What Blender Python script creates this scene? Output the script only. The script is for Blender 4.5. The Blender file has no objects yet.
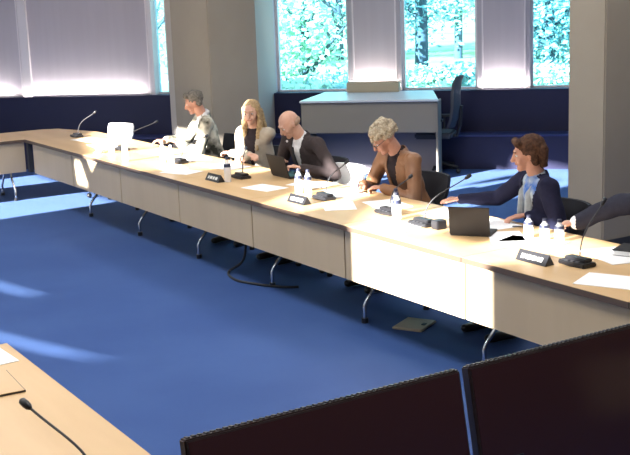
import bpy, bmesh, math, random
from mathutils import Vector, Matrix, noise
V=Vector; PI=math.pi
random.seed(7)
SC=bpy.context.scene; COL=SC.collection

# ------------------------------------------------------------------ materials
def mat(name,col,rough=.6,metal=0,spec=.5,emit=None,estr=0,bump=None,var=None,trans=0,sheen=0,coat=0,alpha=None):
    m=bpy.data.materials.new(name); m.use_nodes=True
    nt=m.node_tree; b=nt.nodes['Principled BSDF']
    b.inputs['Base Color'].default_value=(*col,1); b.inputs['Roughness'].default_value=rough
    b.inputs['Metallic'].default_value=metal; b.inputs['Specular IOR Level'].default_value=spec
    b.inputs['Transmission Weight'].default_value=trans; b.inputs['Sheen Weight'].default_value=sheen
    b.inputs['Coat Weight'].default_value=coat; b.inputs['Sheen Tint'].default_value=(.45,.7,1,1)
    if emit: b.inputs['Emission Color'].default_value=(*emit,1); b.inputs['Emission Strength'].default_value=estr
    tc=nt.nodes.new('ShaderNodeTexCoord')
    if var:   # (scale, second colour, stretch xyz)
        sc,c2,st=var
        mp=nt.nodes.new('ShaderNodeMapping'); mp.inputs['Scale'].default_value=st
        n=nt.nodes.new('ShaderNodeTexNoise'); n.inputs['Scale'].default_value=sc; n.inputs['Detail'].default_value=5
        r=nt.nodes.new('ShaderNodeValToRGB'); r.color_ramp.elements[0].color=(*col,1); r.color_ramp.elements[1].color=(*c2,1)
        r.color_ramp.elements[0].position=.38; r.color_ramp.elements[1].position=.62
        nt.links.new(tc.outputs['Object'],mp.inputs['Vector']); nt.links.new(mp.outputs[0],n.inputs['Vector'])
        nt.links.new(n.outputs['Fac'],r.inputs[0]); nt.links.new(r.outputs[0],b.inputs['Base Color'])
    if bump:
        sc,stn=bump
        n=nt.nodes.new('ShaderNodeTexNoise'); n.inputs['Scale'].default_value=sc; n.inputs['Detail'].default_value=4
        bp=nt.nodes.new('ShaderNodeBump'); bp.inputs['Strength'].default_value=stn; bp.inputs['Distance'].default_value=.01
        nt.links.new(tc.outputs['Object'],n.inputs['Vector']); nt.links.new(n.outputs['Fac'],bp.inputs['Height'])
        nt.links.new(bp.outputs[0],b.inputs['Normal'])
    return m
M={}
M['carpet']=mat('blue carpet',(.024,.064,.225),.8,spec=.25,sheen=.10,var=(1.2,(.032,.078,.25),(1,1,1)),bump=(260,.35))
M['wood']=mat('light beech veneer',(.64,.43,.22),.42,var=(5,(.58,.375,.18),(1,.12,1)))
M['panel']=mat('pale beech panel',(.54,.42,.27),.5,var=(4,(.50,.385,.245),(1,1,.15)))
M['edge']=mat('dark table edging',(.10,.065,.045),.5)
M['black']=mat('black plastic',(.016,.016,.019),.4)
M['darkgrey']=mat('dark grey plastic',(.05,.05,.055),.45)
M['gap']=mat('dark upright',(.02,.02,.025),.7)
M['chrome']=mat('chrome tube',(.62,.64,.68),.22,1)
M['navy']=mat('navy painted parapet',(.007,.008,.045),.6)
M['ledge']=mat('navy ledge top',(.02,.03,.13),.5)
M['column']=mat('beige plaster column',(.37,.32,.25),.8,bump=(12,.15),var=(1.2,(.34,.29,.225),(1,1,1)))
M['pier']=mat('pale plaster pier',(.48,.44,.40),.8)
M['wall']=mat('warm plaster wall',(.50,.44,.37),.85,var=(.8,(.46,.4,.34),(1,1,1)))
M['brownwall']=mat('dark wood wall',(.16,.07,.055),.6,var=(3,(.12,.05,.04),(1,1,.1)))
M['ceiling']=mat('white ceiling tile',(.72,.71,.69),.9)
M['blind']=mat('lilac fabric blind',(.50,.46,.50),.85,var=(2,(.48,.44,.48),(6,6,.3)))
M['blindedge']=mat('white blind rail',(.75,.70,.72),.5)
M['cabinet']=mat('grey laminate counter',(.25,.225,.185),.5)
M['cabtop']=mat('pale laminate top',(.62,.66,.70),.3)
M['plinth']=mat('dark grey plinth',(.20,.18,.20),.6)
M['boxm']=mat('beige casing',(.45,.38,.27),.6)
M['screen']=mat('black glass screen',(.06,.024,.026),.2,spec=.5)
M['bezel']=mat('brown black bezel',(.035,.022,.02),.4)
M['paper']=mat('white paper',(.86,.86,.86),.8)
M['whiteplastic']=mat('white shell',(.85,.84,.82),.5)
M['glassb']=mat('clear bottle plastic',(.85,.88,.90),.12,spec=.6); 
M['capb']=mat('dark bottle label',(.03,.035,.07),.4)
M['capw']=mat('white cup china',(.8,.8,.8),.25)
M['laptop']=mat('brown grey laptop lid',(.014,.011,.011),.55,metal=0)
M['mesh']=mat('charcoal mesh',(.05,.055,.07),.8)
M['grass']=mat('lawn grass',(.35,.50,.22),.95,var=(.25,(.55,.62,.42),(1,1,1)))
M['path']=mat('pale gravel',(.72,.70,.62),.95)
M['bark']=mat('grey bark',(.10,.12,.16),.9,bump=(20,.5))
M['leafa']=mat('bright leaves',(.42,.62,.42),.7,var=(.6,(.70,.82,.66),(1,1,1)))
M['leafb']=mat('bluish leaves',(.20,.40,.42),.7,var=(.5,(.50,.66,.62),(1,1,1)))
M['cable']=mat('black rubber cable',(.01,.01,.012),.5)
M['red']=mat('red fabric',(.45,.03,.05),.8)
M['fill_lamp']=mat('lamp diffuser',(.9,.9,.9),.5,emit=(1,.96,.9),estr=2.5)  # glowing face of the added ceiling fill panels
M['darkfab']=mat('black upholstery',(.018,.018,.024),.9)
M['plate']=mat('white lettering card',(.72,.72,.68),.6)
def fabricmat(n,c,c2=None,sc=30,rough=.9): return mat(n,c,rough,spec=.2,var=(sc,c2 or tuple(x*.85 for x in c),(1,1,1)),bump=(60,.2))
def glass_mat():
    m=bpy.data.materials.new('tinted window glass'); m.use_nodes=True; nt=m.node_tree; nt.nodes.clear()
    o=nt.nodes.new('ShaderNodeOutputMaterial'); mx=nt.nodes.new('ShaderNodeMixShader'); t=nt.nodes.new('ShaderNodeBsdfTransparent'); g=nt.nodes.new('ShaderNodeBsdfGlossy')
    t.inputs[0].default_value=(.62,.90,1.0,1); g.inputs['Roughness'].default_value=.05; mx.inputs[0].default_value=.05
    nt.links.new(t.outputs[0],mx.inputs[1]); nt.links.new(g.outputs[0],mx.inputs[2]); nt.links.new(mx.outputs[0],o.inputs[0]); return m
M['glass']=glass_mat()
def clear_mat():
    m=bpy.data.materials.new('clear plastic'); m.use_nodes=True; nt=m.node_tree; nt.nodes.clear()
    o=nt.nodes.new('ShaderNodeOutputMaterial'); mx=nt.nodes.new('ShaderNodeMixShader'); t=nt.nodes.new('ShaderNodeBsdfTransparent'); g=nt.nodes.new('ShaderNodeBsdfPrincipled')
    g.inputs['Base Color'].default_value=(.85,.88,.92,1); g.inputs['Roughness'].default_value=.15; mx.inputs[0].default_value=.55
    nt.links.new(t.outputs[0],mx.inputs[1]); nt.links.new(g.outputs[0],mx.inputs[2]); nt.links.new(mx.outputs[0],o.inputs[0]); return m
M['glassb']=clear_mat()

# ------------------------------------------------------------------ mesh helpers
class MB:
    def __init__(s): s.v=[]; s.f=[]
    def add(s,vs,fs):
        o=len(s.v); s.v+= [tuple(x) for x in vs]; s.f+=[tuple(i+o for i in f) for f in fs]; return s
    def box(s,x0,x1,y0,y1,z0,z1,T=None):
        vs=[V((x,y,z)) for z in (z0,z1) for y in (y0,y1) for x in (x0,x1)]
        if T: vs=[T@v for v in vs]
        return s.add(vs,[(0,2,3,1),(4,5,7,6),(0,1,5,4),(2,6,7,3),(0,4,6,2),(1,3,7,5)])
    def tube(s,pts,r,n=10,cap=True):
        pts=[V(p) for p in pts]; rs=r if isinstance(r,(list,tuple)) else [r]*len(pts)
        vs=[];fs=[];prev=None
        for i,p in enumerate(pts):
            d=(pts[min(i+1,len(pts)-1)]-pts[max(i-1,0)]).normalized()
            if prev is None:
                a=d.orthogonal().normalized()
            else:
                a=(prev-d*prev.dot(d)); a=a.normalized() if a.length>1e-6 else d.orthogonal().normalized()
            prev=a; b=d.cross(a)
            for k in range(n):
                t=2*PI*k/n; vs.append(p+a*math.cos(t)*rs[i]+b*math.sin(t)*rs[i])
        for i in range(len(pts)-1):
            for k in range(n):
                k2=(k+1)%n; fs.append((i*n+k,i*n+k2,(i+1)*n+k2,(i+1)*n+k))
        if cap: fs.append(tuple(range(n))[::-1]); fs.append(tuple((len(pts)-1)*n+k for k in range(n)))
        return s.add(vs,fs)
    def lathe(s,prof,c=(0,0,0),n=16):   # prof [(r,z)]
        c=V(c); vs=[];fs=[]
        for r,z in prof:
            for k in range(n): t=2*PI*k/n; vs.append(c+V((r*math.cos(t),r*math.sin(t),z)))
        for i in range(len(prof)-1):
            for k in range(n):
                k2=(k+1)%n; fs.append((i*n+k,i*n+k2,(i+1)*n+k2,(i+1)*n+k))
        fs.append(tuple(range(n))[::-1]); fs.append(tuple((len(prof)-1)*n+k for k in range(n)))
        return s.add(vs,fs)
    def prism(s,poly,z0,z1,T=None):
        n=len(poly); vs=[V((x,y,z0)) for x,y in poly]+[V((x,y,z1)) for x,y in poly]
        if T: vs=[T@v for v in vs]
        return s.add(vs,[tuple(range(n))[::-1],tuple(range(n,2*n))]+[(i,(i+1)%n,n+(i+1)%n,n+i) for i in range(n)])
    def blob(s,a,b,ra,rb,flat=1,side=None,n=14,m=5):
        a=V(a);b=V(b);w=(b-a)
        w=w.normalized() if w.length>1e-6 else V((0,0,1))
        if side is None: u=w.orthogonal().normalized()
        else:
            u=V(side); u=(u-w*u.dot(w)).normalized()
        v=w.cross(u); vs=[];fs=[]; rings=[]
        for j in range(m+1):
            t=-PI/2+PI/2*j/m*.999+.0005 if j<m else 0
            rings.append((a+w*math.sin(t)*ra*(flat if flat<1 else 1),max(math.cos(t),.02)*ra))
        for j in range(m+1):
            t=PI/2*j/m
            rings.append((b+w*math.sin(t)*rb*(flat if flat<1 else 1),max(math.cos(t),.02)*rb))
        for c,r in rings:
            for k in range(n): t=2*PI*k/n; vs.append(c+u*math.cos(t)*r+v*math.sin(t)*r*flat)
        for i in range(len(rings)-1):
            for k in range(n): k2=(k+1)%n; fs.append((i*n+k,i*n+k2,(i+1)*n+k2,(i+1)*n+k))
        fs.append(tuple(range(n))[::-1]); fs.append(tuple((len(rings)-1)*n+k for k in range(n)))
        return s.add(vs,fs)
    def ell(s,c,r,R=None,n=16,m=10):
        c=V(c); vs=[];fs=[]
        for j in range(m+1):
            t=-PI/2+PI*j/m; cr=max(math.cos(t),.01)
            for k in range(n):
                p=2*PI*k/n; q=V((math.cos(p)*cr*r[0],math.sin(p)*cr*r[1],math.sin(t)*r[2]))
                vs.append(c+(R@q if R else q))
        for i in range(m):
            for k in range(n): k2=(k+1)%n; fs.append((i*n+k,i*n+k2,(i+1)*n+k2,(i+1)*n+k))
        fs.append(tuple(range(n))[::-1]); fs.append(tuple(m*n+k for k in range(n)))
        return s.add(vs,fs)
    def mesh(s,name):
        me=bpy.data.meshes.new(name); me.from_pydata(s.v,[],s.f); me.update(); return me
    def build(s,name,m,parent=None,smooth=False,bevel=0,T=None):
        me=s.mesh(name); 
        bm=bmesh.new(); bm.from_mesh(me); bmesh.ops.recalc_face_normals(bm,faces=bm.faces)
        if bevel: bmesh.ops.bevel(bm,geom=[e for e in bm.edges if len(e.link_faces)==2 and e.calc_face_angle(0)>.6],offset=bevel,segments=2,affect='EDGES',clamp_overlap=True)
        if smooth:
            for f in bm.faces: f.smooth=True
            for e in bm.edges:
                if len(e.link_faces)==2 and e.calc_face_angle(0)>.9: e.smooth=False
        bm.to_mesh(me); bm.free()
        me.materials.append(M[m] if isinstance(m,str) else m)
        o=bpy.data.objects.new(name,me); COL.objects.link(o)
        if parent: o.parent=parent
        if T: o.matrix_local=T
        return o
def tag(o,label,cat=None,group=None,kind=None):
    if label: o['label']=label
    if cat: o['category']=cat
    if group: o['group']=group
    if kind: o['kind']=kind
    return o
def thing(name,label,cat,loc=(0,0,0),rz=0,group=None):
    o=bpy.data.objects.new(name,None); COL.objects.link(o); o.empty_display_size=.1
    o.location=loc; o.rotation_euler=(0,0,rz); return tag(o,label,cat,group)
def struct(o): o['kind']='structure'; return o
def dup(root,loc,rz,label,group=None):
    r=root.copy(); COL.objects.link(r); r.location=loc; r.rotation_euler=(0,0,rz); r['label']=label
    if group: r['group']=group
    for ch in list(root.children):
        c=ch.copy(); COL.objects.link(c); c.parent=r
        for g in list(ch.children):
            d=g.copy(); COL.objects.link(d); d.parent=c
    return r

# ------------------------------------------------------------------ camera
f=1130.;H=2.24
pitch=math.atan(230/f);roll=math.radians(2.06);yaw=math.radians(31.74)
F=V((math.sin(yaw)*math.cos(pitch),math.cos(yaw)*math.cos(pitch),-math.sin(pitch)))
Rt=V((math.cos(yaw),-math.sin(yaw),0));U=Rt.cross(F)
r_=Rt*math.cos(roll)-U*math.sin(roll); u_=U*math.cos(roll)+Rt*math.sin(roll)
cd=bpy.data.cameras.new('camera'); cam=bpy.data.objects.new('camera',cd); COL.objects.link(cam); SC.camera=cam
cd.sensor_width=36; cd.lens=f/630*36; cd.clip_end=500
cam.matrix_world=Matrix(((r_.x,u_.x,-F.x,0),(r_.y,u_.y,-F.y,0),(r_.z,u_.z,-F.z,H),(0,0,0,1)))

# ------------------------------------------------------------------ room shell
CH=4.3
# window wall frame: s runs along the wall (to the right), n points outdoors
rt2=math.sqrt(.5)
WT=Matrix(((rt2,rt2,0,0),(-rt2,rt2,0,0),(0,0,1,0),(0,0,0,1)))   # (s,n,z)->world
XL=-3.4; YB=-3.0
# floor polygon
def sn(s,n): p=WT@V((s,n,0)); return (p.x,p.y)
XR=14.0
cornerL=(XL,15.2/rt2-XL); cornerR=(XR,15.2/rt2-XR)
fl=MB().prism([(XL,YB),(XR,YB),cornerR,cornerL],-.12,0); struct(fl.build('floor','carpet'))
ce=MB().prism([(XL,YB),(XR,YB),cornerR,cornerL],CH,CH+.15); struct(ce.build('ceiling','ceiling'))
struct(MB().box(XL,XR,YB-.15,YB,0,CH).build('wall_back','brownwall'))
struct(MB().box(XR,XR+.15,YB,cornerR[1]+.1,0,CH).build('wall_right','wall'))

# sun direction (travel)
SD=V((.95,.16,-.30)).normalized()
SUNPOLY=[]  # wanted sun patches, projected back into openings of the unseen left wall
def sunpoly(*pts):
    q=[]
    for p in pts:
        p=V(p); t=(XL-p.x)/SD.x; w=p+SD*t; q.append((w.y,w.z))
    SUNPOLY.append(q)
sunpoly((4.08,4.74,.30),(4.08,6.13,.30),(4.08,6.13,.74),(4.75,6.75,.74),(5.0,5.6,.82),(4.9,4.5,.745),(4.5,4.4,.742),(4.3,4.6,.742),(4.08,4.74,.74))
sunpoly((4.08,6.75,.745),(4.08,7.3,.745),(5.2,8.00,.76),(5.2,8.00,.93),(5.2,7.66,.93),(4.9,7.0,.745))
sunpoly((4.08,11.0,.42),(4.08,11.2,.66),(4.08,11.38,.66),(4.08,11.34,.42))
sunpoly((4.08,9.6,.745),(4.08,10.7,.745),(4.08,10.9,.60),(4.2,11.1,.745),(4.6,12.6,.76),(5.1,13.3,.78),(5.1,13.3,1.0),(5.1,11.9,1.0),(5.15,11.5,1.0),(5.15,10.98,1.06),(5.2,10.86,1.0),(5.2,10.66,1.0),(5.2,10.5,.9),(5.1,10.1,.80),(5.1,9.85,.95),(5.1,9.62,1.15),(5.05,9.50,1.38),(5.05,9.345,1.38),(5.05,9.345,1.16),(5.1,9.44,1.08),(5.1,9.42,.85),(4.6,9.1,.745))
sunpoly((2.25,10.0,0),(2.41,10.05,0),(2.823,8.27,0),(2.6,8.7,0))
sunpoly((1.75,8.5,0),(1.86,8.52,0),(2.33,7.25,0),(2.672,6.30,0),(2.25,7.05,0))
sunpoly((0.5,11.75,0),(4.9,12.2,0),(4.9,15.0,0),(0.5,14.6,0))
for ya,yb in ((7.45,7.85),(8.72,9.0),(9.75,10.3)):
    sunpoly((7.0,ya+.31,0),(9.6,ya+.75,0),(9.6,yb+.75,0),(7.0,yb+.31,0))
sunpoly((9.45,8.2,0),(11.5,8.5,0),(11.5,11.0,0),(9.45,10.8,0))
from mathutils.geometry import delaunay_2d_cdt
def inpoly(p,q):
    c=False
    for i in range(len(q)):
        a,b=q[i],q[i-1]
        if (a[1]>p[1])!=(b[1]>p[1]) and p[0]<(b[0]-a[0])*(p[1]-a[1])/(b[1]-a[1])+a[0]: c=not c
    return c
out_=[(YB-.1,0),(cornerL[1]+.3,0),(cornerL[1]+.3,CH+.1),(YB-.1,CH+.1)]
vs=[];ed=[]
SHADE_NOTCH=[(3.86,3.19),(4.26,3.19),(4.26,3.7),(3.86,3.7)]  # solid tab left in one opening to keep sun off the laptop
for q in [out_,SHADE_NOTCH]+SUNPOLY:
    o_=len(vs); vs+=[V(p) for p in q]; ed+=[(o_+i,o_+(i+1)%len(q)) for i in range(len(q))]
cv,ce_,cf,_,_,_=delaunay_2d_cdt(vs,ed,[],0,1e-5)
cen=lambda f_: sum((V(cv[i]) for i in f_),V((0,0)))/len(f_)
keep=[f_ for f_ in cf if inpoly(cen(f_),SHADE_NOTCH) or not any(inpoly(cen(f_),q) for q in SUNPOLY)]
bm=bmesh.new(); bv=[bm.verts.new((XL,p[0],p[1])) for p in cv]
fs_=[bm.faces.new([bv[i] for i in f_]) for f_ in keep]
ex=bmesh.ops.extrude_face_region(bm,geom=fs_)
bmesh.ops.translate(bm,vec=(-.06,0,0),verts=[g for g in ex['geom'] if isinstance(g,bmesh.types.BMVert)])
bmesh.ops.recalc_face_normals(bm,faces=bm.faces)
me=bpy.data.meshes.new('wall_left_sun_mask'); bm.to_mesh(me); bm.free(); me.materials.append(M['wall'])
wl=bpy.data.objects.new('wall_left_sun_mask',me); COL.objects.link(wl); struct(wl)  # unseen wall with invented openings, shaped to throw the sun patches
# window wall: parapet, ledge, header
SL,SR=-13.5,9.2
struct(MB().box(SL,SR,14.5,14.87,0,.42,WT).build('trim_1','navy'))
struct(MB().box(SL,SR,14.48,14.87,.42,.44,WT).build('trim_2','ledge'))
struct(MB().box(SL,SR,14.87,15.3,0,.985,WT).build('wall_window','navy'))
struct(MB().box(SL,SR,14.87,15.3,3.5,CH,WT).build('wall_header','wall'))
# window openings (s ranges of glass) and panels between
k=.99
glass=[(-5.83*k,-5.62*k),(-4.05*k,-3.02*k),(-2.30*k,-1.29*k),(-.60*k,1.2),(1.9,3.2),(3.9,5.2)]
for i,(a,b) in enumerate(glass):
    w=thing('window_%d'%(i+1),None,None); struct(w)
    MB().box(a,b,15.13,15.14,.985,3.5,WT).build('pane','glass',w)
    fr=MB()
    for x0,x1 in ((a,a+.035),(b-.035,b)): fr.box(x0,x1,15.09,15.17,.985,3.5,WT)
    fr.box(a,b,15.09,15.17,.985,1.01,WT); fr.box(a,b,15.09,15.17,3.46,3.5,WT)
    fr.build('window_frame','blindedge',w)
solid=[(-13.5,-7.83),(-7.70,-5.86),(-4.36,-4.05),(-3.02,-2.30),(-1.29,-.60),(1.2,1.9),(3.2,3.9),(5.2,9.2)]
n=3
for i,(a,b) in enumerate(solid):
    a*=k if a<0 else 1; b*=k if b<0 else 1
    o=MB().box(a,b,15.0,15.2,.985,3.5,WT).build('trim_%d'%n,'blind'); struct(o); n+=1
    # slim raised rails on each side
    m=MB()
    for x in ((a+.06,b-.08) if b-a<1 else (b-.04,)):
        m.box(x,x+.02,14.985,15.0,.985,3.5,WT)
    m.build('blind_rail','blindedge',o)
o=MB().box(-7.83*k,-7.70*k,14.96,15.2,.985,3.5,WT).build('trim_%d'%n,'blindedge'); struct(o); n+=1
o=MB().box(-5.86*k,-5.80*k,14.95,15.2,.985,3.5,WT).build('trim_%d'%n,'blindedge'); struct(o); n+=1
# pale pier behind the far column
struct(MB().box(-5.18,-4.01,14.0,15.2,0,CH,WT).build('trim_%d'%n,'pier')); n+=1

# columns
def column(x,y,lx,ly,label):
    t=thing('column',label,'column',(x,y,0))
    MB().box(0,lx,0,ly,0,CH).build('shaft','column',t,bevel=.012)
    MB().box(-.012,lx+.012,-.012,ly+.012,0,.09).build('base_strip','darkgrey',t)
column(6.22,12.33,.66,1.05,'beige plaster column behind the person in the patterned jacket')
column(7.12,6.80,.70,.43,'beige plaster column behind the person in the navy cardigan, by the right edge')

# ------------------------------------------------------------------ counter by the window
c=thing('reception_counter','grey counter with pale top standing against the window parapet','counter',WT@V((-2.4,13.7,0)),-PI/4)
def cb(n_,m,s0,s1,n0,n1,z0,z1,bev=.008): return MB().box(s0+2.4,s1+2.4,n0-13.7,n1-13.7,z0,z1).build(n_,m,c,bevel=bev)
MB().prism([(-3.34+2.4,13.56-13.7),(-1.62+2.4,13.56-13.7),(-1.84+2.4,14.86-13.7),(-3.30+2.4,14.86-13.7)],.965,.992).build('counter_top','cabtop',c,bevel=.006)
cb('front_panel','cabinet',-3.32,-1.66,13.60,13.63,.585,.965)
cb('plinth','plinth',-3.25,-1.66,14.05,14.08,0,.585)
cb('side_panel','cabinet',-1.66,-1.635,13.6,13.98,.0,.965)
cb('side_panel','cabinet',-3.33,-3.305,13.6,14.45,.0,.965)
tag(MB().box(-.35,.35,-.09,.08,0,.13).build('casing_box','boxm',bevel=.01),'beige casing box at the foot of the lilac panel, on the grey counter','box')
o=bpy.data.objects['casing_box']; o.location=WT@V((-2.62,14.79,.992)); o.rotation_euler=(0,0,-PI/4)

# ------------------------------------------------------------------ desks
XF=4.06; XB=4.98; JY=[12.74,11.46,10.14,8.84,7.53,6.24,4.97,3.70,2.43]
def leg(parent,y,xs,mir=1):
    # xs: foot x near front, tube bends up to the underside
    pts=[(xs,y,.03),(xs,y,.12),(xs+.02*mir,y,.16),(xs+.12*mir,y,.27),(xs+.16*mir,y,.33),(xs+.17*mir,y,.71)]
    l=MB().tube(pts,.014,8).build('leg','chrome',parent,smooth=True)
    MB().tube([(xs,y,0),(xs,y,.035)],.024,10).build('foot_glide','black',l)
def desk(name_label,x0,x1,y0,y1,front,poly=None,nolegs=False):
    """front: 'x0','x1','y0' side that carries the modesty panel"""
    t=thing('conference_desk',name_label,'desk',(0,0,0),0,None)
    cx_,cy_=(x0+x1)/2,(y0+y1)/2
    t.location=(cx_,cy_,0)
    P=lambda a:[(p[0]-cx_,p[1]-cy_) for p in a]
    pl=P(poly or [(x0,y0+.003),(x1,y0+.003),(x1,y1-.003),(x0,y1-.003)])
    tp=MB().prism(pl,.716,.741).build('tabletop','wood',t)
    ins=.0015
    MB().prism([(a*1.002,b*1.0006) for a,b in pl],.705,.7385).build('edge_band','edge',t)
    if front=='x0': MB().box(x0+.03-cx_,x0+.048-cx_,y0+.008-cy_,y1-.008-cy_,.36,.705).build('modesty_panel','panel',t)
    if front=='x1': MB().box(x1-.048-cx_,x1-.03-cx_,y0+.008-cy_,y1-.008-cy_,.36,.705).build('modesty_panel','panel',t)
    if front=='y0': MB().box(x0+.008-cx_,x1-.008-cx_,y0+.03-cy_,y0+.048-cy_,.36,.705).build('modesty_panel','panel',t)
    if not nolegs:
        if front in('x0','x1'):
            for yy in (y0+.06,):
                leg(t,yy-cy_,x0+.22-cx_,1); leg(t,yy-cy_,x1-.16-cx_,-1)
        else:
            for xx in (x1-.10,x0+.10):
                for ys,mm in ((y0+.22,1),(y1-.16,-1)):
                    l=MB().tube([(xx-cx_,ys-cy_,.03),(xx-cx_,ys-cy_,.12),(xx-cx_,ys+.12*mm-cy_,.27),(xx-cx_,ys+.16*mm-cy_,.71)],.014,8).build('leg','chrome',t,smooth=True)
                    MB().tube([(xx-cx_,ys-cy_,0),(xx-cx_,ys-cy_,.035)],.024,10).build('foot_glide','black',l)
    return t
names=['beech desk in front of the white-backed chair, next to the far corner','beech desk in front of the person in the patterned jacket',
 'beech desk in front of the blond person with folded arms','beech desk between the blond person and the bald person in a suit','beech desk in front of the bald person in a suit',
 'beech desk in front of the curly-haired person in a brown jacket','beech desk with the brown-grey laptop, in strong sunlight','beech desk with a nameplate in front of the person in the navy cardigan']
names=['beech desk in the long row right next to the dark corner post','beech desk holding a white cup, second from the far corner',
'beech desk in front of the person in the patterned jacket','beech desk in front of the blond person with folded arms','beech desk in front of the bald person in a suit',
'beech desk sunlit at its near end, in front of the curly-haired person','sun-bleached beech desk carrying the brown-grey laptop','beech desk at the right edge, under the arm in a dark suit sleeve']
for i in range(8):
    desk(names[i],XF,XB,JY[i+1],JY[i],'x0')
# corner desk with a chamfered outer corner
desk('chamfered corner desk joining the far row and the long row',XF,XB,12.74,13.8,None,[(XF,12.743),(XB,12.743),(XB,13.0),(4.75,13.72),(4.55,13.8),(XF,13.8)],True)
desk('beech desk in the far row beside the chamfered corner desk',2.78,4.06,12.9,13.8,'y0')
desk('beech desk at the left edge of the far row',1.5,2.78,12.9,13.8,'y0')
t=MB().box(4.065,4.11,12.83,12.9,.36,.705).build('corner_post','gap'); tag(t,'dark upright post where the far row meets the long row of desks','post')
# near left row
for i,(a,b,l) in enumerate([(2.9,4.98,'beech desk at the lower left corner with a gooseneck microphone and a tan folder')]):
    desk(l,.48,1.40,a,b,'x1')

# ------------------------------------------------------------------ floor screens
def floor_screen(x0,label):
    w=1.195; t=thing('floor_monitor',label,'monitor',(x0+w/2,3.18,0),0)
    T=Matrix.Translation((0,0,.10))@Matrix.Rotation(math.radians(-11),4,'X')
    MB().box(-w/2,w/2,0,.05,0,.70,T).build('housing','bezel',t,bevel=.006)
    MB().box(-w/2+.012,w/2-.012,-.003,.002,.015,.688,T).build('screen','screen',t)
    m=MB()
    for i in range(48):
        x=-w/2+.02+i*(w-.04)/47; m.box(x-.006,x+.006,.012,.035,.70,.705,T)
    m.build('vent_ridge','darkgrey',t)
    for sx in (-.4,.4):
        MB().box(sx-.03,sx+.03,-.12,.30,0,.03).box(sx-.02,sx+.02,.05,.10,.03,.4).build('stand_foot','black',t)
    MB().box(-.06,.02,-.006,-.001,.02,.03,T).build('status_bar','darkgrey',t)
    return t
floor_screen(1.50,'large black floor monitor on the left, tilted back between the desk rows')
floor_screen(2.738,'large black floor monitor on the right, tilted back between the desk rows')

# ------------------------------------------------------------------ desktop things
TZ=.7415
def mic(x,y,tip,label,rz=0):
    t=thing('gooseneck_microphone',label,'microphone',(x,y,TZ),0,None)
    b=MB(); R=Matrix.Rotation(rz,4,'Z')
    R=R@Matrix.Diagonal((1.15,1.3,1.1,1)); b.prism([(-.045,-.075),(.04,-.08),(.055,0),(.04,.08),(-.045,.075),(-.055,0)],0,.022,R)
    b.prism([(-.02,-.06),(.035,-.06),(.035,.06),(-.02,.06)],.022,.04,R)
    base=b.build('base','black',t,bevel=.006,smooth=True)
    for k_ in (-.03,0,.03): MB().box(-.038,-.024,k_-.008,k_+.008,.022,.026,R).build('button','darkgrey',base)
    tp=V(tip)-V((x,y,TZ)); p0=V((.02,0,.035))
    pts=[]
    for i in range(13):
        u=i/12; c1=p0+V((0,0,.08 if x<2 else .16)); c2=p0.lerp(tp,.6)+V((0,0,.01 if x<2 else .03))
        pts.append(p0*(1-u)**3+c1*3*u*(1-u)**2+c2*3*u*u*(1-u)+tp*u**3)
    MB().tube(pts,.0045,6).build('gooseneck','darkgrey',t,smooth=True)
    d=(pts[-1]-pts[-2]).normalized()
    MB().tube([pts[-1]-d*.01,pts[-1],pts[-1]+d*.015,pts[-1]+d*.035,pts[-1]+d*.042],[.006,.012,.014,.013,.006],10).build('microphone_head','black',t,smooth=True)
    return t
mic(4.597,12.642,(4.75,12.45,1.02),'gooseneck microphone on the chamfered corner desk')
mic(4.517,11.101,(4.98,11.25,.98),'gooseneck microphone in front of the farthest empty chair')
mic(4.544,9.747,(4.93,9.95,.94),'gooseneck microphone in front of the person in the patterned jacket')
mic(4.532,8.507,(4.72,8.75,.95),'gooseneck microphone between the blond person and the bald person')
mic(4.505,7.138,(4.75,7.20,.98),'gooseneck microphone beside the nameplate in front of the bald person')
mic(4.519,6.33,(4.80,6.45,.95),'gooseneck microphone beside the two bottles in front of the curly-haired person')
mic(4.455,5.85,(4.72,5.72,1.04),'gooseneck microphone rising left of the brown-grey laptop')
mic(4.418,4.404,(4.60,4.40,1.06),'gooseneck microphone beside the nameplate near the right edge')
mic(1.135,3.27,(1.043,3.52,.95),'gooseneck microphone on the lower left desk, seen against its beech top')
def nameplate(x,y,label):
    t=thing('nameplate',label,'nameplate',(x,y,TZ),0)
    MB().add([(-.035,-.12,0),(.035,-.12,0),(0,-.12,.06),(-.035,.12,0),(.035,.12,0),(0,.12,.06)],[(0,1,2),(3,5,4),(0,2,5,3),(0,3,4,1),(1,4,5,2)]).build('holder','black',t)
    c_=MB()
    # illegible printed line: word shaped strokes set in the holder
    for a,b in ((-.085,-.045),(-.035,-.005),(.005,.05),(.06,.085)):
        c_.add([(-.0265,a,.018),(-.0265,b,.018),(-.0135,b,.040),(-.0135,a,.040)],[(0,1,2,3)])
    c_.build('name_print','plate',t)
nameplate(4.289,8.523,'small black nameplate left of a capped bottle, in front of the blond person')
nameplate(4.275,7.125,'small black nameplate in front of the bald person in a suit')
nameplate(4.285,4.60,'black nameplate with pale print near the right edge')
def bottle(x,y,label,dark=True,h=.19,group=None):
    t=thing('water_bottle',label,'bottle',(x,y,TZ),0,group)
    MB().lathe([(.026,0),(.03,.006),(.03,h*.62),(.027,h*.70),(.013,h*.86),(.012,h*.92)],n=14).build('body','glassb',t,smooth=True)
    MB().lathe([(.0145,h*.90),(.0145,h),(.012,h+.003)],n=12).build('cap','capb' if dark else 'capw',t,smooth=True)
    if dark: MB().lathe([(.0308,h*.60),(.0308,h*.66),(.028,h*.74),(.0275,h*.735),(.0302,h*.655)],n=14).build('label_band','capb',t,smooth=True)
bottle(4.345,10.96,'white-capped bottle beside the white cup on the second far desk',False)
bottle(4.2,10.25,'white-capped bottle standing alone near the front edge, sunlit white',False,.22)
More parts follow.
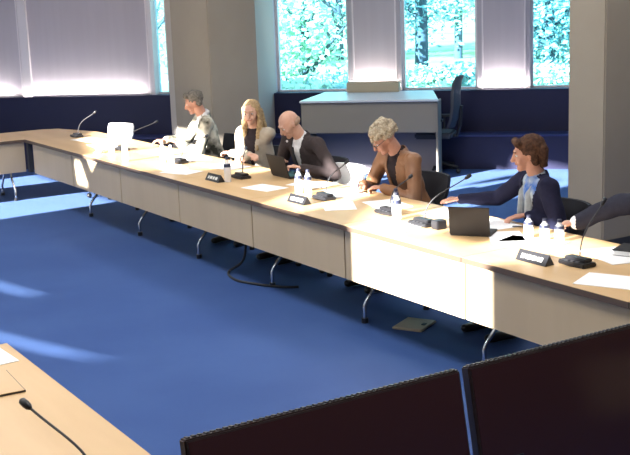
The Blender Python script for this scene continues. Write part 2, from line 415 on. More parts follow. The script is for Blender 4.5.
bottle(4.453,9.934,'left of the two clear bottles before the person in the patterned jacket',False)
bottle(4.409,9.65,'right of the two clear bottles before the person in the patterned jacket',False)
bottle(4.346,8.395,'dark-capped bottle between nameplate and microphone before the blond person',True,.21)
bottle(4.504,7.502,'left of the two dark-labelled bottles before the bald person')
bottle(4.527,7.40,'right of the two dark-labelled bottles before the bald person')
bottle(4.513,6.223,'left of the two dark-labelled bottles before the curly-haired person')
bottle(4.43,6.10,'right of the two dark-labelled bottles before the curly-haired person')
bottle(4.70,5.10,'dark-capped bottle standing apart before the person in the navy cardigan',True,.14)
bottle(4.70,4.96,'left of the paired short bottles nearest the suit sleeve',True,.14)
bottle(4.745,4.88,'right of the paired short bottles nearest the suit sleeve',True,.14)
def cup(x,y,label,m='capw'):
    t=thing('cup',label,'cup',(x,y,TZ))
    MB().lathe([(.022,0),(.03,.01),(.037,.06),(.038,.072),(.034,.07),(.028,.012)],n=16).build('bowl',m,t,smooth=True)
    MB().tube([(.034,0,.06),(.058,0,.055),(.058,0,.03),(.031,0,.02)],.004,6).build('handle',m,t,smooth=True)
    MB().lathe([(.03,0),(.06,.006),(.062,.009),(.03,.004)],n=18).build('saucer',m,t,smooth=True)
cup(4.25,11.07,'white cup on the second far desk near its front edge')
t=MB().box(-.04,.04,-.035,.035,0,.06).build('black_box','black',bevel=.006); tag(t,'small black box-shaped receiver left of the brown-grey laptop','box'); t.location=(4.458,5.68,TZ)
def stationery(kind,x,y,rz,label,w=.21,l=.297):
    t=MB().box(-w/2,w/2,-l/2,l/2,0,.0025).build('paper_sheet','paper'); t.location=(x,y,TZ); t.rotation_euler=(0,0,rz); tag(t,label,'paper')
for x,y,rz,l,s in [
 (4.60,12.2,.2,'white sheet nearest the chamfered corner desk',1.6),(4.5,11.55,-.1,'white papers beside the farthest empty chair',1.7),
 (4.75,10.6,.3,'white papers left of the hands of the person in the patterned jacket',1.5),(4.78,9.93,-.2,'white papers right in front of the person in the patterned jacket',1.4),
 (4.76,9.2,.15,'white papers under the folded arms of the blond person',1.4),(4.80,7.78,.4,'white sheet between bald person and empty chair',1.2),
 (4.78,7.25,-.3,'white sheet under the writing hand of the curly-haired person',1.3),(4.84,6.02,.2,'white sheet under the outstretched hand',1.25),
 (4.82,5.55,-.15,'white sheet behind the brown-grey laptop',1.1),(4.62,4.99,.35,'white papers between laptop and paired bottles',1.3),
 (4.74,4.42,-.3,'white papers under the suit sleeve at the right edge',1.3),(4.33,3.95,.45,'large white sheet at the front edge by the right frame edge',1.7),
 (4.62,5.22,-.6,'white sheet between the laptop and the dark-capped bottle standing apart',1.0),(4.30,5.95,.3,'white sheet near the front edge left of the black receiver box',1.2),(4.72,6.62,-.2,'white sheet in front of the brown jacket sleeve',1.2),(4.42,7.9,.2,'white sheet between laptop and paired bottles before the bald person',1.1),(4.30,9.2,.4,'white sheet at the front edge before the blond person',1.1),(4.35,9.5,-.2,'white sheet at the front edge right of the clear bottle pair',1.1),
 (4.42,6.80,-.5,'white sheet near the front edge before the curly-haired person',1.1),
 (1.25,4.82,.05,'white sheet above the tan folder on the lower left desk',1.0)]:
    stationery('p',x,y,rz,l,.21*s,.297*s) if s<1.3 else stationery('p',x,y,rz,l,.21*1.25,.297*s)
def pen(x,y,rz,label):
    t=thing('pen',label,'pen',(x,y,TZ+.008),rz)
    MB().tube([(-.065,0,0),(.055,0,0)],.0045,8).build('barrel','capb',t,smooth=True); MB().tube([(.055,0,0),(.07,0,0)],[.0045,.001],8).build('tip','chrome',t)
pen(4.70,7.55,.3,'dark pen lying on the sheet beside the empty chair')
pen(4.88,5.35,-.8,'dark pen on the sheet behind the brown-grey laptop')
def laptop(x,y,rz,w,d,ang,label,h=.23):
    # screen hinge towards the ring centre (-x local), base towards the user (+x)
    t=thing('laptop',label,'laptop',(x,y,TZ),rz)
    MB().box(0,d,-w/2,w/2,0,.016).build('base','laptop',t,bevel=.004)
    MB().box(.02,d-.09,-w/2+.02,w/2-.02,.016,.018).build('keyboard','black',t)
    T=Matrix.Translation((0,0,.014))@Matrix.Rotation(math.radians(-ang),4,'Y')
    l=MB().box(-.008,0,-w/2,w/2,0,h,T).build('lid','laptop',t,bevel=.003)
    MB().box(0,.002,-w/2+.01,w/2-.01,.012,h-.012,T).build('display','black',l)
laptop(4.46,5.37,.62,.26,.19,10,'brown-grey laptop in front of the person in the navy cardigan',.18)
laptop(4.80,8.28,.0,.30,.2,16,'dark laptop in front of the bald person in a suit',.19)
# dark folder at the right edge
t=thing('notebook','dark notebook lying at the right edge under the suit sleeve','notebook',(4.86,4.36,TZ),.4)
MB().box(-.09,.09,-.12,.12,0,.03).build('pages','paper',t); MB().box(-.095,.095,-.125,.125,.03,.036).box(-.095,.095,-.125,.125,0,.004).box(.09,.096,-.125,.125,0,.036).build('cover','black',t)
t=thing('folder','closed tan folder with a dark edge on the lower left desk','folder',(1.165,4.42,TZ),-.05)
MB().box(-.10,.10,-.15,.15,0,.008).build('spine','black',t); MB().box(-.10,.096,-.15,.146,.008,.010).build('cover','wood',t)

# floor things
def curve_pts(pts,n=8):
    out=[]; P_=[V(p) for p in pts]
    for i in range(len(P_)-1):
        p0=P_[max(i-1,0)];p1=P_[i];p2=P_[i+1];p3=P_[min(i+2,len(P_)-1)]
        for j in range(n):
            t=j/n; out.append(.5*((2*p1)+(p2-p0)*t+(2*p0-5*p1+4*p2-p3)*t*t+(3*p1-p0-3*p2+p3)*t**3))
    out.append(P_[-1]); return out
t=MB().tube(curve_pts([(4.35,8.2,.66),(4.36,8.15,.4),(4.33,8.15,.12),(4.22,8.22,.012),(4.14,7.95,.01),(4.2,7.72,.01),(4.32,7.50,.01),(4.42,7.42,.01)]),.011,8).build('power_cable','cable',smooth=True)
tag(t,'black cable hanging under the long desk row and coiling on the blue carpet','cable')
t=thing('beige_slab','low beige slab on the carpet under the sunlit desk','floor box',(4.50,6.02,0),.5)  # flat beige slab with a small dark tab on top
MB().box(-.13,.13,-.11,.11,0,.018).build('lid','boxm',t,bevel=.006); MB().box(-.02,.02,-.085,-.06,.018,.024).build('dark_tab','darkgrey',t)

# ------------------------------------------------------------------ seats
def conf_chair(x,y,rz,label,backm='darkfab'):
    t=thing('conference_chair',label,'chair',(x,y,0),rz)   # local facing -Y
    MB().prism([(-.2,-.22),(.2,-.22),(.23,-.1),(.22,.18),(.15,.22),(-.15,.22),(-.22,.18),(-.23,-.1)],.42,.475).build('seat','darkfab',t,bevel=.015,smooth=True)
    # curved tapering backrest
    vs=[];fs=[];nu,nv=9,9
    for side in (0,1):
        for j in range(nv):
            v=j/(nv-1); z=.58+.26*v; hw=.115+.08*math.sin(min(1,v*1.35+.12)*PI/2); 
            if v>.9: hw*=.93
            for i in range(nu):
                u=-1+2*i/(nu-1); yy=.22+.05*v-.05*u*u+(.028 if side else 0)
                vs.append((u*hw,yy,z))
    g=lambda s_,j,i:s_*nu*nv+j*nu+i
    for j in range(nv-1):
        for i in range(nu-1):
            fs.append((g(0,j,i),g(0,j,i+1),g(0,j+1,i+1),g(0,j+1,i))); fs.append((g(1,j,i),g(1,j+1,i),g(1,j+1,i+1),g(1,j,i+1)))
    for j in range(nv-1):
        for i in (0,nu-1): fs.append((g(0,j,i),g(0,j+1,i),g(1,j+1,i),g(1,j,i)))
    for i in range(nu-1):
        for j in (0,nv-1): fs.append((g(0,j,i),g(0,j,i+1),g(1,j,i+1),g(1,j,i)))
    MB().add(vs,fs).build('backrest',backm,t,smooth=True)
    MB().tube(curve_pts([(0,.1,.42),(0,.24,.44),(0,.27,.52),(0,.262,.66)],4),.018,8).build('back_support','chrome',t,smooth=True)
    MB().tube([(0,0,.08),(0,0,.42)],.028,12).build('column','chrome',t)
    m=MB(); 
    for k_ in range(5):
        a=2*PI*k_/5+.3; m.tube([(0,0,.11),(.28*math.cos(a),.28*math.sin(a),.075)],[.025,.014],8)
    b=m.build('star_base','chrome',t)
    for k_ in range(5):
        a=2*PI*k_/5+.3; MB().ell((.28*math.cos(a),.28*math.sin(a),.03),(.03,.03,.03),n=10,m=6).build('caster','black',b,smooth=True)
    return t
FX=-PI/2
conf_chair(5.04,7.90,FX+.1,'empty chair with a white backrest beside the bald person','whiteplastic')
conf_chair(4.98,12.62,FX+.45,'empty chair with a white backrest near the far corner','whiteplastic')
t=thing('office_chair','dark mesh office chair with armrests right of the grey counter','chair',WT@V((-1.73,14.24,0)),math.radians(-138))
MB().box(-.24,.24,-.24,.22,.45,.53).build('seat','mesh',t,bevel=.02,smooth=True)
m=MB()
prof=[(.20,.58,.18),(.25,.70,.22),(.27,.85,.23),(.27,1.02,.22),(.29,1.15,.19),(.32,1.22,.14)]
vs=[];fs=[]
for dy in (0,.035):
    for y_,z_,w_ in prof:
        for i in range(7):
            u=-1+i/3; vs.append((u*w_,y_-.05*u*u+dy,z_))
for s_ in (0,1):
    for j in range(5):
        for i in range(6):
            a=s_*42+j*7+i; fs.append((a,a+1,a+8,a+7))
for j in range(5):
    for i in (0,6): a=j*7+i; fs.append((a,a+7,a+49,a+42))
for i in range(6):
    for j in (0,5): a=j*7+i; fs.append((a,a+1,a+43,a+42))
MB().add(vs,fs).build('backrest','mesh',t,smooth=True)
MB().tube([(0,.1,.46),(0,.26,.47),(0,.30,.60),(0,.32,.85)],.022,8).build('back_support','black',t)
for sx in (-1,1):
    MB().tube([(sx*.22,.05,.47),(sx*.29,.05,.5),(sx*.29,.05,.68)],.016,8).box(sx*.29-.035,sx*.29+.035,-.12,.13,.68,.71).build('armrest','darkgrey',t)
MB().tube([(0,0,.08),(0,0,.45)],.028,10).build('gas_lift','chrome',t)
m=MB()
for k_ in range(5):
    a=2*PI*k_/5; m.tube([(0,0,.12),(.30*math.cos(a),.30*math.sin(a),.08)],[.028,.016],8)
b=m.build('star_base','black',t)
for k_ in range(5):
    a=2*PI*k_/5; MB().ell((.30*math.cos(a),.30*math.sin(a),.032),(.032,.032,.032),n=10,m=6).build('caster','black',b,smooth=True)

# ------------------------------------------------------------------ people
def remesh(mb,vox,smooth=3,disp=None):
    me=mb.mesh('tmp'); bm=bmesh.new(); bm.from_mesh(me); bmesh.ops.recalc_face_normals(bm,faces=bm.faces); bm.to_mesh(me); bm.free()
    o=bpy.data.objects.new('tmp',me); COL.objects.link(o)
    md=o.modifiers.new('r','REMESH'); md.mode='VOXEL'; md.voxel_size=vox
    if smooth:
        s_=o.modifiers.new('s','SMOOTH'); s_.iterations=smooth; s_.factor=.5
    dg=bpy.context.evaluated_depsgraph_get(); dg.update()
    r=bpy.data.meshes.new_from_object(o.evaluated_get(dg)); bpy.data.objects.remove(o)
    if disp:
        amp,sc=disp
        for v in r.vertices: v.co+=v.normal*noise.noise(v.co*sc)*amp
    for p in r.polygons: p.use_smooth=True
    return r
def objm(name,me,m,parent,cut=None):
    if cut:
        bm=bmesh.new(); bm.from_mesh(me)
        bmesh.ops.delete(bm,geom=[f_ for f_ in bm.faces if cut(f_.calc_center_median())],context='FACES')
        bm.to_mesh(me); bm.free()
    me.materials.clear(); me.materials.append(m)
    o=bpy.data.objects.new(name,me); COL.objects.link(o); o.parent=parent; return o
SKIN=mat('skin warm',(.48,.24,.16),.55,spec=.4,var=(25,(.52,.27,.19),(1,1,1)))
SKIN2=mat('skin light',(.60,.36,.26),.55,spec=.4,var=(25,(.56,.31,.22),(1,1,1)))
M['lip']=mat('lip',(.40,.12,.10),.5); M['eyew']=mat('eye white',(.6,.58,.55),.3); M['iris']=mat('iris',(.04,.03,.025),.3)
M['trouser']=fabricmat('dark trousers',(.02,.022,.03)); M['shoe']=mat('black shoe',(.015,.013,.012),.35)
CH_LABEL=['patterned jacket','blond person with folded arms','bald person in a suit','curly-haired person','person in the navy cardigan','person in the dark suit at the right edge']
def person(head,rz,label,lean,twist,hyaw,hpitch,LW,RW,skin,hairm,hairstyle,topm,shirtm,style,sc=1.0,w=.185,hdirL=None,hdirR=None,curl=.5,brow=None,glasses=False,roll_=0,hold=None,side=0,vw=.055,cuff=None,ehint=None,slv=0):
    RZ=Matrix.Rotation(rz,4,'Z'); loc=V((0,0,0))
    inv=t.matrix_basis.inverted() if 0 else (Matrix.Translation(loc)@Matrix.Rotation(rz,4,'Z')).inverted()
    hip=V((0,.0,.575))
    RL=Matrix.Rotation(math.radians(side),4,'Y')@Matrix.Rotation(math.radians(lean),4,'X')   # forward = -Y
    RS=RL@Matrix.Rotation(math.radians(twist),4,'Z')
    sp=lambda x,y,z: hip+RS.to_3x3()@V((x,y,z*sc))
    S=RS.to_3x3()
    neck=sp(0,.01,.485)
    HR=(Matrix.Rotation(math.radians(side*.5),4,'Y')@Matrix.Rotation(math.radians(lean*.5),4,'X')@Matrix.Rotation(math.radians(hyaw),4,'Z')@Matrix.Rotation(math.radians(hpitch),4,'X')@Matrix.Rotation(math.radians(roll_),4,'Y')).to_3x3()
    hc=neck+(S@V((0,-.015,.03)))+HR@V((0,-.025,.112))
    off=RZ@hc; loc=V((head[0]-off.x,head[1]-off.y,0)); inv=(Matrix.Translation(loc)@RZ).inverted()
    t=thing('person',label,'person',loc,rz); LOCS.append((loc.x,loc.y,rz)); print('HEADZ',label[:30],round(hc.z,3),[round(q,2) for q in loc])
    h=lambda x,y,z: hc+HR@V((x,y,z))
    sh={1:sp(w,0,.43),-1:sp(-w,0,.43)}
    el={};wr={}
    for sd,W in ((1,LW),(-1,RW)):
        W=inv@V(W); a=sh[sd]; d=W-a; L1,L2=.30*sc,.265*sc; D=min(d.length,(L1+L2)*.985); d=d.normalized(); W=a+d*D
        ca=(L1*L1+D*D-L2*L2)/(2*L1*D); sa=math.sqrt(max(0,1-ca*ca))
        hint=V(ehint) if (ehint and sd==-1) else V((sd*.7,.25,-.8)); hint=(hint-d*hint.dot(d)).normalized()
        el[sd]=a+d*ca*L1+hint*sa*L1; wr[sd]=W
    kn={s_:V((s_*.13,-.43,.54)) for s_ in (1,-1)}; an={s_:V((s_*.14,-.40,.10)) for s_ in (1,-1)}
    # ---------------- skin body
    b=MB()
    b.blob(hip+V((0,0,-.0)),sp(0,0,.12),.15,.125,.68,(1,0,0)); b.blob(sp(0,0,.12),sp(0,0,.36),.125,.145,.62,S@V((1,0,0)))
    b.blob(sp(-w+.03,0,.42),sp(w-.03,0,.42),.05,.05); b.blob(neck-(S@V((0,0,.06))),h(0,.02,-.06),.060,.056)
    for sd in (1,-1):
        b.blob(sh[sd],el[sd],.045,.037); b.blob(el[sd],wr[sd],.037,.024)
        b.blob(hip+V((sd*.09,0,-.01)),kn[sd],.078,.052); b.blob(kn[sd],an[sd],.05,.034); b.blob(an[sd]+V((0,.03,-.05)),an[sd]+V((0,-.15,-.065)),.035,.03,.8,(1,0,0))
    # head
    b.ell(h(0,.012,.03),(.073,.092,.088),HR.to_4x4()); b.blob(h(0,-.035,.0),h(0,-.048,-.07),.062,.034,.9,HR@V((1,0,0)))
    b.blob(h(0,-.065,-.078),h(0,-.066,-.080),.022,.022)
    b.blob(h(0,-.084,.022),h(0,-.104,-.018),.009,.014); b.blob(h(-.03,-.076,.035),h(.03,-.076,.035),.012,.012)
    for sd in (1,-1):
        b.blob(h(sd*.076,.008,.018),h(sd*.078,.002,-.02),.016,.011,.5,HR@V((0,1,0))); b.blob(h(sd*.042,-.062,-.012),h(sd*.036,-.06,-.03),.02,.02)
    b.blob(h(-.018,-.083,-.043),h(.018,-.083,-.043),.009,.009)
    # hands
    hinfo={}
    for sd,hd in ((1,hdirL),(-1,hdirR)):
        fw=(inv.to_3x3()@V(hd)) if hd else (wr[sd]-el[sd]); fw.normalize()
        up=V((0,0,1)); sv=fw.cross(up).normalized()*1.0   # to the right of fw
        up=sv.cross(fw)
        th=-sd*-1
        tv=sv*(1 if sd==1 else -1)       # thumb side: for left hand thumb is to the right
        W=wr[sd]; hinfo[sd]=(W,fw,tv,up)
        b.blob(W-fw*.01,W+fw*.075,.028,.038,.42,tv)
        for i,(off,ln) in enumerate(((.028,.070),(.0095,.078),(-.0095,.073),(-.027,.058))):
            p=W+fw*.085+tv*off; c=curl*(1+.12*i)
            d1=(fw*math.cos(c*.5)-up*math.sin(c*.5)); d2=(fw*math.cos(c*1.5)-up*math.sin(c*1.5)); d3=(fw*math.cos(c*2.3)-up*math.sin(c*2.3))
            q=p+d1*ln*.45; r2=q+d2*ln*.32; r3=r2+d3*ln*.25
            b.blob(p-fw*.02,q,.0095,.0085,n=8,m=3); b.blob(q,r2,.0085,.008,n=8,m=3); b.blob(r2,r3,.008,.007,n=8,m=3)
        p=W+fw*.02+tv*.025; q=p+(fw*.7+tv*.6-up*.2).normalized()*.042; r2=q+(fw*.95+tv*.05-up*.3).normalized()*.034
        b.blob(p,q,.014,.011,n=8,m=3); b.blob(q,r2,.011,.009,n=8,m=3)
    body=objm('body',remesh(b,.0068,2),skin,t)
    # face pieces
    for sd in (1,-1):
        e=MB().ell(h(sd*.031,-.0735,.014),(.013,.011,.008),HR.to_4x4(),n=10,m=6).build('eye','eyew',t,smooth=True)
        MB().ell(h(sd*.031,-.0835,.013),(.006,.003,.006),HR.to_4x4(),n=8,m=5).build('iris','iris',e,smooth=True)
        MB().blob(h(sd*.016,-.089,.036),h(sd*.048,-.078,.038),.004,.003).build('eyebrow',brow or hairm,t,smooth=True)
    MB().blob(h(-.02,-.088,-.045),h(.02,-.088,-.045),.0055,.0055,.6).build('lips','lip',t,smooth=True)
    if glasses:
        g=MB()
        for sd in (1,-1):
            ring=[h(sd*.033+.02*math.cos(a_*PI/6),-.098,.010+.015*math.sin(a_*PI/6)) for a_ in range(13)]
            g.tube(ring,.0022,5,cap=False); g.tube([h(sd*.054,-.096,.014),h(sd*.078,-.04,.02),h(sd*.08,.02,.02)],.0022,5)
        g.tube([h(-.013,-.098,.012),h(.013,-.098,.012)],.0022,5); g.build('glasses','darkgrey',t)
    # hair
    hb=MB(); rnd=random.Random(hash(hairstyle)%1000 if 0 else len(hairstyle)*7)
    disp=(.006,60)
    if hairstyle=='short':
        hb.ell(h(0,.028,.050),(.084,.094,.083),HR.to_4x4()); hb.blob(h(-.03,-.05,.105),h(.035,-.055,.10),.026,.026); hb.blob(h(-.06,.05,-.01),h(.06,.05,-.01),.035,.035)
        cut=lambda c:False
    elif hairstyle=='curly':
        hb.ell(h(0,.030,.052),(.088,.098,.084),HR.to_4x4())
        for i in range(120):
            a_=rnd.uniform(0,2*PI); z_=rnd.uniform(-.45,1); r0=math.sqrt(1-z_*z_)
            p=V((r0*math.cos(a_)*.088,.028+r0*math.sin(a_)*.1,.05+z_*.088))
            if p.y<-.035 and p.z<.055: continue
            q=h(*p); rr=rnd.uniform(.016,.026); hb.ell(q,(rr,rr,rr),n=8,m=6)
        disp=(.008,80)
    elif hairstyle=='bob':
        hb.ell(h(0,.030,.045),(.088,.100,.088),HR.to_4x4()); hb.blob(h(-.045,-.06,.10),h(.05,-.055,.095),.024,.026)
        for sd in (1,-1): hb.blob(h(sd*.07,.02,.03),h(sd*.068,.035,-.06),.035,.022,.6,HR@V((0,1,0)))
        hb.blob(h(-.04,.09,.02),h(-.03,.085,-.075),.045,.03); hb.blob(h(.04,.09,.02),h(.03,.085,-.075),.045,.03)
    elif hairstyle=='long':
        hb.ell(h(0,.028,.048),(.084,.095,.084),HR.to_4x4())
        for sd in (1,-1):
            hb.blob(h(sd*.068,-.005,.06),h(sd*.078,.0,-.06),.028,.026,.7,HR@V((0,1,0))); hb.blob(h(sd*.078,.0,-.06),sp(sd*.085,-.06,.40),.028,.028,.8); hb.blob(sp(sd*.085,-.06,.40),sp(sd*.08,-.095,.30),.026,.012)
            hb.blob(h(sd*.05,.07,.0),sp(sd*.06,.07,.40),.045,.035)
        disp=(.006,50)
    elif hairstyle=='bald':
        hb.ell(h(0,.048,.0),(.076,.062,.045),HR.to_4x4()); disp=(.003,60)
    objm('hair',remesh(hb,.006,2,disp),hairm,t)
    # shirt
    s_=MB()
    s_.blob(hip,sp(0,0,.12),.165,.142,.70,(1,0,0)); s_.blob(sp(0,0,.12),sp(0,-.004,.36),.142,.158,.64,S@V((1,0,0)))
    s_.blob(sp(-w+.03,0,.415),sp(w-.03,0,.415),.062,.062)
    s_.blob(sp(0,0,.42),sp(0,.003,.475),.078,.062)
    shirt=objm('shirt',remesh(s_,.009,3),shirtm,t)
    # outer layer
    j=MB(); e_=.018
    j.blob(hip,sp(0,0,.12),.178,.158,.72,(1,0,0)); j.blob(sp(0,0,.12),sp(0,.0,.36),.158,.172,.67,S@V((1,0,0)))
    j.blob(sp(-w+.03,.004,.41),sp(w-.03,.004,.41),.074,.074); j.blob(sp(0,.01,.43),sp(0,.02,.462),.085,.072)
    for sd in (1,-1):
        j.blob(sh[sd],el[sd],.066+slv,.055+slv); tip=el[sd].lerp(wr[sd],.93); j.blob(el[sd],tip,.055+slv,.040+slv)
    Si=S.inverted()
    def cut(c):
        q=Si@(c-hip); q.z/=sc
        if q.y<-.02 and q.z>.10 and abs(q.x)<vw*.15+(q.z-.10)*vw*3.6 and q.z<.5 and abs(q.x)<vw*1.35: return True
        if q.z>.495 and abs(q.x)<.12: return True
        return False
    jm=remesh(j,.009,3,(.010,11))
    ja=objm(style,jm,topm,t,cut)
    sm=ja.modifiers.new('thickness','SOLIDIFY'); sm.thickness=.006; sm.offset=-1
    if cuff:
        for sd in (1,-1):
            MB().blob(el[sd].lerp(wr[sd],.90),el[sd].lerp(wr[sd],.99),.044,.046).build('shirt_cuff',cuff,t,smooth=True)
    # trousers + shoes
    q=MB(); q.blob(hip+V((-.07,.02,-.01)),hip+V((.07,.02,-.01)),.115,.115)
    for sd in (1,-1):
        q.blob(hip+V((sd*.09,0,-.005)),kn[sd],.094,.070); q.blob(kn[sd],an[sd]+V((0,0,.0)),.068,.055)
    objm('trousers',remesh(q,.012,2),M['trouser'],t)
    for sd in (1,-1):
        MB().blob(an[sd]+V((0,.04,-.055)),an[sd]+V((0,-.17,-.065)),.045,.035,.8,(1,0,0)).build('shoe','shoe',t,smooth=True)
    return t,dict(h=h,sp=sp,S=S,hinfo=hinfo,inv=inv,el=el,wr=wr,sh=sh)
H_={}
H_['grey']=fabricmat('grey hair',(.11,.10,.085),(.20,.18,.15),60); H_['blond']=fabricmat('blond hair',(.42,.30,.16),(.28,.19,.10),50)
H_['silver']=fabricmat('silver blond curls',(.50,.43,.32),(.30,.24,.16),70); H_['brown']=fabricmat('brown hair',(.10,.05,.03),(.05,.026,.018),50)
H_['fringe']=fabricmat('thin grey hair',(.36,.25,.18))
J={}
J['pattern']=mat('cream jacket with dark patches',(.62,.58,.46),.85,var=(8,(.03,.03,.018),(1,1,1)))
J['cream']=fabricmat('cream jacket',(.36,.31,.24),(.44,.38,.30),14); J['suit']=fabricmat('charcoal suit',(.050,.038,.038)); J['navysuit']=fabricmat('navy suit',(.028,.029,.045)); J['leather']=mat('brown leather',(.22,.105,.05),.5,var=(8,(.27,.13,.06),(1,1,1)),bump=(30,.3))
J['cardigan']=fabricmat('dark navy knit',(.014,.015,.04)); J['white']=fabricmat('white cotton',(.75,.74,.74)); J['dark']=fabricmat('dark knit',(.03,.022,.025)); J['blouse']=mat('blue and grey print blouse',(.03,.12,.42),.8,var=(11,(.42,.48,.50),(1,1,1)))
J['skinny']=fabricmat('pink beige blouse',(.62,.48,.40))

LOCS=[]
# 1 grey hair, patterned jacket, looks down to the far end
p1,i1=person((5.20,10.72),FX-.12,'person with short grey hair in a cream jacket with dark patches, looking down at papers',14,-10,-18,14,(5.0,10.74,.80),(5.0,11.08,.80),SKIN,H_['grey'],'short',J['pattern'],J['white'],'jacket',vw=.06,sc=1.07)
# 2 blond folded arms
p2,i2=person((5.12,9.34),FX+.35,'person with long blond hair in a cream jacket, arms folded on the desk',10,0,22,2,(5.02,9.62,.80),(5.0,9.20,.83),SKIN2,H_['blond'],'long',J['cream'],J['dark'],'jacket',w=.165,hdirL=(-.1,1,0),hdirR=(-.1,-1,0),vw=.06)
# 3 bald, suit
p3,i3=person((4.95,8.36),FX+.1,'bald person in a charcoal suit and dark tie leaning over a laptop',20,0,-12,26,(4.90,8.10,.83),(4.90,8.45,.84),SKIN2,H_['fringe'],'bald',J['suit'],J['white'],'suit_jacket',sc=1.09,w=.205,curl=.7,vw=.05)
# 4 curly brown jacket
p4,i4=person((5.02,7.06),FX,'person with curly silver-blond hair in a brown jacket, writing',20,0,-15,28,(4.93,6.98,.80),(4.90,7.20,.80),SKIN,H_['silver'],'curly',J['leather'],J['dark'],'jacket',w=.185,sc=1.05,hdirL=(-.4,1,-.1),hdirR=(-.8,-.4,-.1),curl=.8,glasses=True,vw=.05)
# 5 navy cardigan, reaching
p5,i5=person((5.06,5.50),FX-.12,'person with short brown hair in a navy cardigan and blue blouse, one arm outstretched',12,-12,-28,6,(5.02,5.46,.79),(4.93,6.05,.83),SKIN,H_['brown'],'bob',J['cardigan'],J['blouse'],'cardigan',w=.175,hdirR=(-.25,1,-.08),hdirL=(-.9,.5,-.1),curl=.35,vw=.085)
# 6 suit at the right edge
p6,i6=person((5.05,4.30),FX-.2,'person in a dark suit with white cuffs writing at the right edge',14,0,-10,20,(4.95,4.15,.79),(4.94,4.93,.83),SKIN2,H_['brown'],'short',J['navysuit'],J['white'],'suit_jacket',w=.20,hdirR=(-.35,1,-.12),curl=.8,cuff='paper',ehint=(-.9,.1,.25),slv=.012)
for (x,y,rz),l in zip(LOCS,CH_LABEL): conf_chair(x-.04,y,rz,'black chair under the '+l if l!='patterned jacket' else 'black chair under the person in the patterned jacket')
# tie for the bald person
m=MB(); sp=i3['sp']; pts=[sp(0,-.115,.43),sp(0,-.125,.38),sp(0,-.135,.25),sp(0,-.125,.10)]
for a,b,wa,wb in ((0,1,.018,.014),(1,2,.014,.028),(2,3,.028,.03)): m.blob(pts[a],pts[b],wa,wb,.3,i3['S']@V((1,0,0)))
m.build('tie','darkfab',p3,smooth=True)
# scarf collar on person 1
m=MB(); sp=i1['sp']
for sd in (1,-1): m.blob(sp(sd*.07,.03,.49),sp(sd*.035,-.09,.40),.026,.02,.6); 
m.blob(sp(-.06,.055,.50),sp(.06,.055,.50),.026,.026,.8); m.build('collar',J['white'],p1,smooth=True)
m=MB(); sp=i5['sp']
for sd in (1,-1): m.blob(sp(sd*.055,.03,.49),sp(sd*.05,-.10,.38),.018,.022,.4); m.blob(sp(sd*.05,-.10,.38),sp(sd*.06,-.135,.22),.022,.026,.4)
m.build('collar',fabricmat('pale grey lapel',(.35,.38,.40)),p5,smooth=True)
# pen held by person 4
W,fw,tv,up=i4['hinfo'][-1]; inv=i4['inv'].inverted()
p=inv@(W+fw*.10+tv*.02-up*.0); t=thing('pen','pen held by the curly-haired person','pen',p); MB().tube([V((-.01,.0,-.035)),V((.03,.02,.09))],.0045,8).build('barrel','capb',t)

# ------------------------------------------------------------------ outdoors
gd=MB().prism([sn(-60,15.35),sn(60,15.35),sn(60,120),sn(-60,120)],-.35,-.1).build('lawn_ground','grass'); struct(gd)
p_=MB().box(-40,40,32,37,-.1,-.06,WT).build('gravel_path','path'); struct(p_)
def tree(px,Z,h_,r,seed,label,leaf,nleaf=4000,trunk=.16,crown0=1.2):
    rnd=random.Random(seed)
    base=V((0,0,H))+(F+r_*(px-315)/f)*Z; base.z=-.12
    t=thing('tree',label,'tree',base)
    m=MB(); m.tube(curve_pts([(0,0,0),(.05,.03,h_*.25),(-.05,0,h_*.5),(.1,0,h_*.75)],4),[trunk*(1-.05*i) for i in range(13)],8)
    tips=[]
    for i in range(11):
        a=rnd.uniform(0,2*PI); z=rnd.uniform(crown0*.7,h_*.7); L=rnd.uniform(.5,1)*r
        e=V((math.cos(a)*L,math.sin(a)*L,z+L*.8)); m.tube(curve_pts([(0,0,z),tuple(V((0,0,z)).lerp(e,.5)+V((0,0,.1))),tuple(e)],3),[trunk*.5*(1-.12*k_) for k_ in range(7)],6); tips.append(e)
    m.build('trunk','bark',t,smooth=True)
    l=MB(); cl=[]
    for i in range(46):
        a=rnd.uniform(0,2*PI); rr=r*math.sqrt(rnd.random()); z=crown0+(h_-crown0)*rnd.random()
        k2=math.sqrt(max(.15,1-((z-crown0)/(h_-crown0)*2-1)**2*.8)); cl.append(V((math.cos(a)*rr*k2,math.sin(a)*rr*k2,z)))
    for i in range(nleaf):
        c=rnd.choice(cl)+V([rnd.gauss(0,.42) for _ in range(3)])
        if c.z<.1: continue
        a=V([rnd.gauss(0,1) for _ in range(3)]).normalized(); b=a.orthogonal().normalized(); s=rnd.uniform(.06,.13)
        l.add([c-a*s,c+b*s*.5,c+a*s,c-b*s*.5],[(0,1,2,3)])
    l.build('foliage',leaf,t)
tree(310,30,7,2.6,1,'leafy tree outside the window above the bald person','leafa',crown0=.3,nleaf=9000)
tree(424,31,7.5,2.1,2,'tree with a forked bare trunk outside the middle window','leafb',trunk=.20,crown0=1.6,nleaf=5500)
tree(460,42,9,3.4,3,'bright tree farther off behind the forked tree','leafa',crown0=1.6,nleaf=8000)
tree(548,30,7,1.9,4,'bluish tree outside the right window','leafb',crown0=.6,nleaf=7000)
tree(345,44,9,4,5,'pale tree behind the leafy tree in the left of the windows','leafa',crown0=.3,nleaf=9000)
tree(385,47,9,4,8,'tall pale tree hidden partly by the panel between the windows','leafb',crown0=.3,nleaf=5000)
tree(540,46,9,4,6,'pale tree farther off outside the right window','leafa',crown0=.3,nleaf=9000)
tree(160,38,8,3,7,'tree glimpsed through the narrow window beside the far column','leafa',crown0=.3,nleaf=3000)
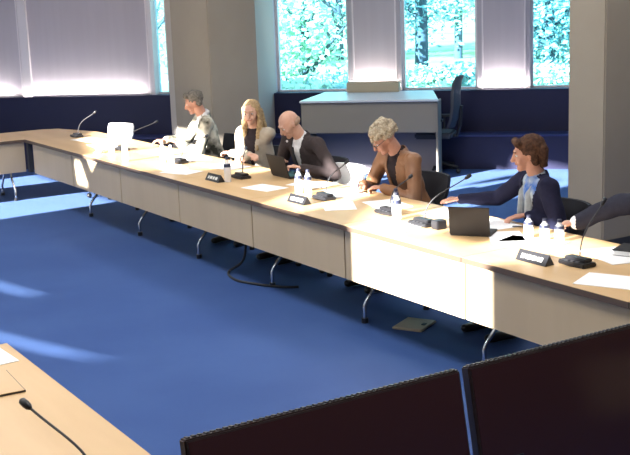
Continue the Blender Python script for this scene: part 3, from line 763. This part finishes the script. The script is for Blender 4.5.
for i,(px,Z) in enumerate(((290,27),(335,28),(418,29),(470,30),(545,28))):
    rnd=random.Random(50+i); base=V((0,0,H))+(F+r_*(px-315)/f)*Z; base.z=-.1
    o=MB()
    for k_ in range(900):
        a=rnd.uniform(0,2*PI); rr=rnd.random()**.5; c=V((math.cos(a)*rr*1.2,math.sin(a)*rr*1.0,rnd.random()*.65*(1-rr*.4)))
        d=V([rnd.gauss(0,1) for _ in range(3)]).normalized(); b=d.orthogonal().normalized(); s=rnd.uniform(.07,.12)
        o.add([c-d*s,c+b*s*.5,c+d*s,c-b*s*.5],[(0,1,2,3)])
    t=thing('shrub',['low shrub outside left side of the first window','low shrub outside right side of the first window','low shrub beneath the forked tree','low shrub at the right of the middle window','low shrub beneath the bluish tree'][i],'shrub',base)
    o.build('foliage','leafb' if i%2 else 'leafa',t)
    MB().tube([(0,0,0),(.05,0,.3),(.1,.05,.5)],[.03,.02,.01],6).tube([(0,0,0),(-.1,.05,.3),(-.2,.05,.45)],[.025,.02,.01],6).build('stem','bark',t)

# ------------------------------------------------------------------ light
w=bpy.data.worlds.new('World'); SC.world=w; w.use_nodes=True
bg=w.node_tree.nodes['Background']; bg.inputs[0].default_value=(.72,.86,1,1); bg.inputs[1].default_value=3.2
s=bpy.data.lights.new('sun','SUN'); s.energy=44; s.angle=math.radians(.6); s.color=(1,.97,.93)
so=bpy.data.objects.new('sun',s); COL.objects.link(so); so.rotation_euler=SD.to_track_quat('-Z','Y').to_euler()
def area(name,loc,size,sy,e,col=(1,1,1),rot=(0,0,0)):
    a=bpy.data.lights.new(name,'AREA'); a.shape='RECTANGLE'; a.size=size; a.size_y=sy; a.energy=e; a.color=col
    o=bpy.data.objects.new(name,a); COL.objects.link(o); o.location=loc; o.rotation_euler=rot; return o
for i,(x,y,e) in enumerate(((2.4,3.0,95),(2.4,7.0,110),(2.4,11,90),(6.5,5,60),(6.5,8.5,60),(-.8,5,60))):  # added fill panels standing in for soft daylight in the room
    t=thing('ceiling_fill_panel','square added fill light number %d'%i,'fill_lamp',(x,y,CH-.04))
    t['label']=['added fill light panel above the floor monitors','added fill light panel above the middle of the carpet','added fill light panel above the far carpet','added fill light panel above the near column','added fill light panel above the counter side','added fill light panel above the near left desks'][i]
    MB().box(-.65,.65,-.65,.65,0,.04).build('frame','whiteplastic',t); MB().box(-.6,.6,-.6,.6,-.006,0).build('diffuser','fill_lamp',t)
    area('ceiling_fill',(x,y,CH-.06),1.2,1.2,e,(1,.97,.93))
# added fill lights imitating the daylight glow low on the blinds, no real lamps
for a,b in ((-7.8,-5.9),(-9.6,-7.9),(-4.32,-4.05),(-3.0,-2.32),(-1.25,-.62)):
    mid=WT@V(((a+b)/2,14.94,.995)); o=area('blind_glow_fill',tuple(mid),b-a-.04,.04,(9 if b-a>1 else 16)*(b-a),(1,.93,.90),(PI,0,0))
    o.rotation_euler=(PI-math.radians(0),0,-PI/4)

SC.view_settings.view_transform='Standard'; SC.view_settings.look='None'; SC.view_settings.gamma=1; SC.view_settings.exposure=0
SC.view_settings.use_curve_mapping=False
